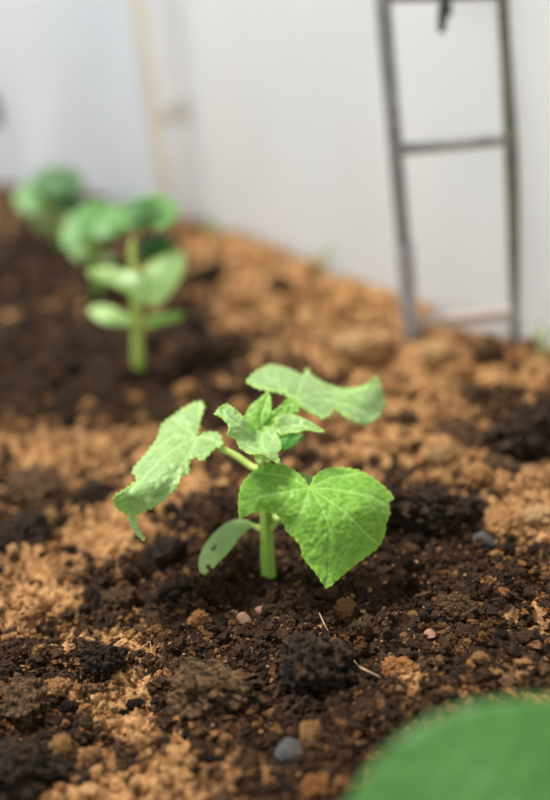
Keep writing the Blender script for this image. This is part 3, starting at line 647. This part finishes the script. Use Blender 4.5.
SP = [
 ('soil_clod', 346, 609, 13, 11, 'tan', 'round tan clod just below and right of the tip of the big front leaf', 'clod'),
 ('soil_clod', 200, 619, 11, 9, 'tan', 'square pale brown lump with a hollow face, left below the sharp seedling', 'clod'),
 ('pebble', 258, 603, 8, 7, 'pink', 'smooth pinkish pebble straight below the stem of the sharp seedling', 'pebble'),
 ('pebble', 244, 615, 9, 7, 'pink', 'flat greyish pink pebble next to the small pale chip below the sharp seedling', 'pebble'),
 ('pebble', 231, 611, 6, 4, 'pale', 'tiny pale chip of stone below the sharp seedling', 'pebble'),
 ('pebble', 228, 641, 5, 4, 'pale', 'tiny yellowish crumb on the brown mound in the foreground', 'pebble'),
 ('pebble', 431, 638, 8, 5, 'pink', 'small pink pebble lying in dark soil at the right', 'pebble'),
 ('soil_clod', 396, 672, 17, 10, 'orange', 'orange crumbly clod above the blurred foreground leaf', 'clod'),
 ('stone', 290, 746, 20, 15, 'grey', 'angular slate grey stone near the bottom edge', 'stone'),
 ('soil_clod', 314, 784, 14, 12, 'orange', 'orange clod at the bottom edge left of the foreground leaf', 'clod'),
 ('soil_clod', 312, 742, 12, 10, 'tan', 'tan clod right beside the slate grey stone', 'clod'),
 ('soil_clod', 318, 662, 42, 30, 'dark', 'large rough black clod in the foreground below the front leaf', 'clod'),
 ('soil_clod', 215, 680, 52, 26, 'brown', 'wide fibrous brown mound of soil in the foreground left of the black clod', 'clod'),
 ('soil_clod', 25, 697, 34, 20, 'brown', 'flat brown clod at the lower left edge', 'clod'),
 ('soil_clod', 60, 692, 14, 9, 'tan', 'tan clod just right of the flat brown clod at the lower left edge', 'clod'),
 ('soil_clod', 62, 745, 13, 10, 'tan', 'left one of two tan lumps side by side at the lower left', 'clod'),
 ('soil_clod', 84, 752, 13, 10, 'tan', 'right one of two tan lumps side by side at the lower left', 'clod'),
 ('soil_clod', 108, 664, 24, 18, 'dark', 'black clod on the dry crust in the left foreground', 'clod'),
 ('soil_clod', 20, 762, 40, 26, 'dark', 'big blurred black clod in the bottom left corner', 'clod'),
 ('soil_clod', 120, 590, 17, 12, 'brown', 'brown clod left of the seed leaf, under the curled leaf tip', 'clod'),
 ('soil_clod', 433, 512, 40, 24, 'dark', 'large dark brown clod right of the front leaf', 'clod'),
 ('soil_clod', 483, 535, 13, 10, 'grey', 'dark grey lump at the right side below the large dark brown clod', 'clod'),
 ('soil_clod', 504, 517, 20, 9, 'tan', 'flat tan slab of soil at the right behind the dark grey lump', 'clod'),
 ('soil_clod', 533, 512, 17, 9, 'pale', 'pale lump of dry soil near the right edge, beside the flat tan slab', 'clod'),
 ('soil_clod', 440, 457, 16, 12, 'pale', 'pale rounded clod behind the large dark brown clod', 'clod'),
 ('soil_clod', 478, 482, 16, 11, 'tan', 'blurred tan clod behind the flat tan slab', 'clod'),
 ('soil_clod', 464, 432, 26, 17, 'brown', 'dark brown clod at the right, left of the widest dark clod', 'clod'),
 ('soil_clod', 528, 430, 38, 22, 'dark', 'widest dark clod at the right edge of the photo behind the tan clods', 'clod'),
 ('soil_clod', 500, 465, 24, 11, 'brown', 'low brown clod in front of the widest dark clod', 'clod'),
 ('soil_clod', 480, 395, 20, 12, 'brown', 'brown clod in the tan heap in front of the ladder', 'clod'),
 ('soil_clod', 365, 345, 26, 17, 'pale', 'big pale tan clod in the heap left of the ladder foot', 'clod'),
 ('soil_clod', 440, 350, 22, 15, 'pale', 'pale tan clod between the feet of the ladder', 'clod'),
 ('soil_clod', 205, 272, 16, 9, 'dark', 'small blurred dark clod right of the second seedling', 'clod'),
 ('soil_clod', 38, 478, 28, 16, 'brown', 'blurred brown clod at the left edge level with the curled leaf tip', 'clod'),
 ('soil_clod', 90, 492, 20, 13, 'dark', 'blurred dark clod left of the curled leaf tip', 'clod'),
 ('soil_clod', 20, 535, 30, 16, 'dark', 'dark clod at the left edge below the blurred brown clod', 'clod'),
 ('soil_clod', 162, 548, 22, 13, 'dark', 'dark clod on the ground under the left folded leaf', 'clod'),
 ('soil_clod', 172, 590, 16, 11, 'dark', 'dark clod left of the brown spotted seed leaf', 'clod'),
 ('soil_clod', 460, 610, 20, 14, 'brown', 'brown clod in the right foreground above the pink pebble', 'clod'),
 ('soil_clod', 362, 640, 13, 10, 'brown', 'brown clod between the round tan clod and the orange crumbly clod', 'clod'),
]
LM = ['tan clod under the front leaf tip', 'hollow-faced pale lump', 'smooth pinkish pebble', 'flat greyish pink pebble', 'tiny pale chip', 'tiny yellowish crumb', 'small pink pebble',
 'orange crumbly clod', 'slate grey stone', 'bottom edge orange clod', 'tan clod beside the grey stone', 'large rough black clod', 'wide fibrous brown mound', 'flat brown clod', 'tan clod beside the flat brown one',
 'left tan lump', 'right tan lump', 'black clod on the crust', 'big black corner clod', 'brown clod under the curled leaf tip', 'large dark clod beside the front leaf', 'dark grey lump', 'flat tan slab',
 'pale lump by the right edge', 'pale rounded clod', 'blurred tan clod behind the slab', 'dark brown clod', 'widest dark clod', 'low brown clod', 'brown clod before the ladder', 'big pale tan heap clod',
 'pale clod between the ladder feet', 'blurred dark clod by the second seedling', 'blurred brown left edge clod', 'blurred dark clod left of the curled leaf', 'dark left edge clod', 'dark clod under the folded leaf',
 'dark clod beside the spotted seed leaf', 'brown clod above the pink pebble', 'brown clod beside the orange crumbly one']
LMK = [(n_, a[1], a[2]) for n_, a in zip(LM, SP)] + [('foot of the sharp seedling', 268, 572), ('foot of the second seedling', 137, 366), ('left ladder foot', 412, 336), ('right ladder foot', 521, 343), ('foot of the white post', 192, 214)]
for a in SP: clod(*a, sink=0.12 if a[3] < 15 else 0.35)
taken = [(a[1], a[2], a[3], a[4]) for a in SP]
def free(px, py, r):
    for (a, b, c, d) in taken:
        if ((px - a) / (c + r)) ** 2 + ((py - b) / (d + r)) ** 2 < 0.8: return False
    for (a, b) in ((268, 572), (137, 366), (98, 290), (58, 246)):
        if abs(px - a) < r + 11 and abs(py - b) < r + 9: return False
    return True
REG = [ # x0,x1,y0,y1,n, rmin,rmax, kinds, label, group, slope test
 (215, 540, 262, 350, 60, 7, 15, ('tan', 'tan', 'pale', 'tan', 'brown'), 'blurred tan clod in the loose dry heap along the plastic wall', 'dry clods along the plastic wall'),
 (300, 550, 350, 425, 44, 7, 15, ('tan', 'tan', 'pale', 'brown'), 'tan clod on the dry slope behind and right of the sharp seedling', 'dry clods behind and right of the sharp seedling'),
 (395, 550, 425, 500, 18, 6, 11, ('tan', 'brown', 'pale', 'tan'), 'clod of dry soil at the right edge between the dark clods', 'dry clods between the dark clods at the right'),
 (0, 260, 385, 480, 30, 6, 13, ('brown', 'dark', 'tan', 'tan'), 'blurred clod on the ground behind the left folded leaf', 'clods behind the left folded leaf'),
 (10, 260, 300, 385, 30, 6, 12, ('dark', 'brown', 'dark'), 'blurred dark clod in the moist soil around the second seedling', 'moist clods around the second seedling'),
 (0, 190, 500, 640, 34, 4, 9, ('tan', 'dark', 'dark', 'brown'), 'small clod on the ground at the left of the sharp seedling', 'small clods at the left'),
 (400, 550, 540, 690, 34, 4, 9, ('dark', 'brown', 'tan', 'dark'), 'small clod in the dark soil at the right foreground', 'small clods at the right foreground'),
 (20, 300, 690, 798, 46, 4, 10, ('dark', 'tan', 'brown', 'tan', 'dark'), 'small blurred clod along the bottom edge of the photo', 'small clods along the bottom edge'),
]
pend = []
for (x0, x1, y0, y1, n_, r0, r1, kinds, lab, grp) in REG:
    done = 0; tries = 0
    while done < n_ and tries < n_ * 30:
        tries += 1
        px = rng.uniform(x0, x1); py = rng.uniform(y0, y1); r = r0 + (r1 - r0) * rng.random() ** 2
        if y1 <= 350 and py < 222 + (px - 200) * 0.37 + r: continue
        if not free(px, py, r): continue
        taken.append((px, py, r, r * .8)); done += 1
        kd = rng.choice(kinds)
        pend.append((px, py, r, kd, grp, clod('soil_clod', px, py, r, r * rng.uniform(.62, .85), kd, lab, 'clod', grp)))
seen = {}
def side(dx, dy):
    h_ = '' if abs(dx) < .4 * abs(dy) * 1.0 else ('left' if dx < 0 else 'right')
    v_ = '' if abs(dy) < .4 * abs(dx) else ('behind' if dy < 0 else 'in front')
    if h_ and v_: return ('behind and ' if v_ == 'behind' else 'in front and ') + h_ + ' of the '
    if h_: return h_ + ' of the '
    return 'behind the ' if v_ == 'behind' else 'in front of the '
for (px, py, r, kd, grp, o) in sorted(pend, key=lambda q: -q[2]):
    cand = sorted(LMK, key=lambda l: math.hypot(px - l[1], (py - l[2]) * 1.4))[:24]
    size = 'small' if r < 6 else ('mid-sized' if r < 9.5 else 'large')
    shade = {'tan': 'tan', 'pale': 'pale tan', 'brown': 'brown', 'dark': 'blackish'}[kd]
    for n_, lx, ly in cand:
        q = size + ' ' + shade + ' clod ' + side(px - lx, py - ly) + n_
        if q not in seen and len(q.split()) <= 16: break
    seen[q] = 1; o['label'] = q

# dry root threads and a bark sliver
M_ROOT = simple('dry_root', (0.34, 0.22, 0.11), 0.7, c2=(0.48, 0.34, 0.19), scale=200)
def thread(pts, r, label):
    P = []
    for (px, py, h) in pts:
        q = gnd(px, py); P.append(Vector((q.x, q.y, hz(q.x, q.y) + h)))
    o = tube('dry_root', P, [r * .4] + [r * .7] * (len(P) - 2) + [r * .25], M_ROOT, None, origin=P[0], seg=8)
    tag(o, label, 'root')
thread([(354, 668, .004), (360, 678, .006), (370, 685, .006), (382, 688, .003)], .0007, 'curved pale dry root in front of the large black clod')
thread([(322, 640, .017), (326, 650, .019), (331, 658, .017)], .0005, 'short pale root thread on top of the large black clod')
thread([(143, 650, .003), (150, 645, .0045), (152, 655, .004)], .0004, 'thin pale root thread on the dry crust at the left')

# weeds against the wall; two are added in place of plants outside it
M_WEED = simple('pale_weed', (0.40, 0.52, 0.14), 0.5, c2=(0.50, 0.60, 0.20), bump=.05)
def weed(px, py, n_, hgt, label, seed):
    r_ = random.Random(seed); p = gnd(px, py); p.z = hz(p.x, p.y)
    root = empty('weed_sprout', p); tag(root, label, 'weed')
    for k in range(n_):
        a = r_.uniform(0, 6.28); l = hgt * r_.uniform(.6, 1)
        q = [p - Vector((0, 0, .006)), p + Vector((math.cos(a) * l * .15, math.sin(a) * l * .15, l * .6)), p + Vector((math.cos(a) * l * .5, math.sin(a) * l * .5, l))]
        tube('blade', q, [.0012, .0016, .0003], M_WEED, root, seg=8, flat=.4)
weed(212, 240, 9, .026, 'yellow green weed at the foot of the wall just right of the white post', 1)
weed(322, 272, 5, .045, 'pale green weed added inside the wall for plants outside the film, between post and ladder', 2)  # added for greenery that shows through the film from outside
weed(543, 368, 8, .035, 'small weed added inside the wall for plants outside the film, right of the ladder', 3)  # added too, in place of the vegetation beyond the film

# ------------------------------------------------------------------ loose crumbs (uncountable)
def ico(sub):
    bm = bmesh.new(); bmesh.ops.create_icosphere(bm, subdivisions=sub, radius=1)
    V = np.array([v.co[:] for v in bm.verts]); F = np.array([[v.index for v in f.verts] for f in bm.faces]); bm.free(); return V, F
IV, IF = ico(2)
RS = np.random.RandomState(5)
VAR = []
for k in range(24):
    d = np.array([1 + 0.85 * noise.fractal(Vector(v) * 1.7 + Vector((k * 5.1, 0, k)), .8, 2.0, 3) for v in IV])
    p = IV * d[:, None] * np.array([1, RS.uniform(.45, 1), RS.uniform(.3, .85)])
    VAR.append(p)
VAR = np.array(VAR)
def crumbs(n_, y0, y1, r0, r1, cover=None):
    t = RS.rand(n_); y = 1 / ((1 / y0) * (1 - t) + (1 / y1) * t) if y0 > 0 else y0 + t * (y1 - y0)
    x = (RS.rand(n_) * 2 - 1) * (0.06 + 0.29 * y)
    # keep inside the wall line
    keep = ((x - corner.x) * (-dr.y) + (y - corner.y) * dr.x) / dr.length < -0.022
    keep &= ((x - corner.x) * (-dl.y) + (y - corner.y) * dl.x) > 0.004
    dens = np.clip(0.5 + 1.1 * fbm(x * 30 + 5, y * 30, 3) + 0.6 * (moist(x, y) - .4), 0.10, 1)
    keep &= RS.rand(n_) < dens
    x, y = x[keep], y[keep]; m_ = len(x)
    r = r0 * (r1 / r0) ** (RS.rand(m_) ** 2.0)
    ang = RS.rand(m_) * 6.283; tl_ = (RS.rand(m_) - .5) * 1.6
    B = VAR[RS.randint(0, len(VAR), m_)] * r[:, None, None]
    ct, s_t = np.cos(tl_)[:, None], np.sin(tl_)[:, None]
    bx_, by_, bz_ = B[..., 0], B[..., 1] * ct - B[..., 2] * s_t, B[..., 1] * s_t + B[..., 2] * ct
    ca, sa = np.cos(ang)[:, None], np.sin(ang)[:, None]
    z = height(x, y) + r * 0.25
    P = np.stack([bx_ * ca - by_ * sa + x[:, None], bx_ * sa + by_ * ca + y[:, None], bz_ + z[:, None]], -1)
    colr = soil_colors(x, y, RS.rand(m_))
    pale = (RS.rand(m_) < 0.13) & (r < .0016); colr[pale] = np.array([0.52, 0.31, 0.14]) * (0.5 + .7 * RS.rand(pale.sum(), 1))
    return P, colr
parts = [crumbs(75000, .37, .80, .0004, .0018), crumbs(12000, .37, .80, .0016, .0042), crumbs(9000, .7, 1.2, .0015, .005), crumbs(4500, 1.1, 1.9, .003, .008)]
P = np.concatenate([a for a, b in parts]); K = np.concatenate([b for a, b in parts])
nv = IV.shape[0]
T = (IF[None] + (np.arange(len(P)) * nv)[:, None, None]).reshape(-1, 3)
me = np_mesh('loose_soil_crumbs', P.reshape(-1, 3), T, False); col_attr(me, np.repeat(K, nv, 0))
cr_o = link('loose_soil_crumbs', me, M_GROUND); tag(cr_o, 'loose crumbs of dark and tan soil scattered over the whole bed', 'soil', kind='stuff')
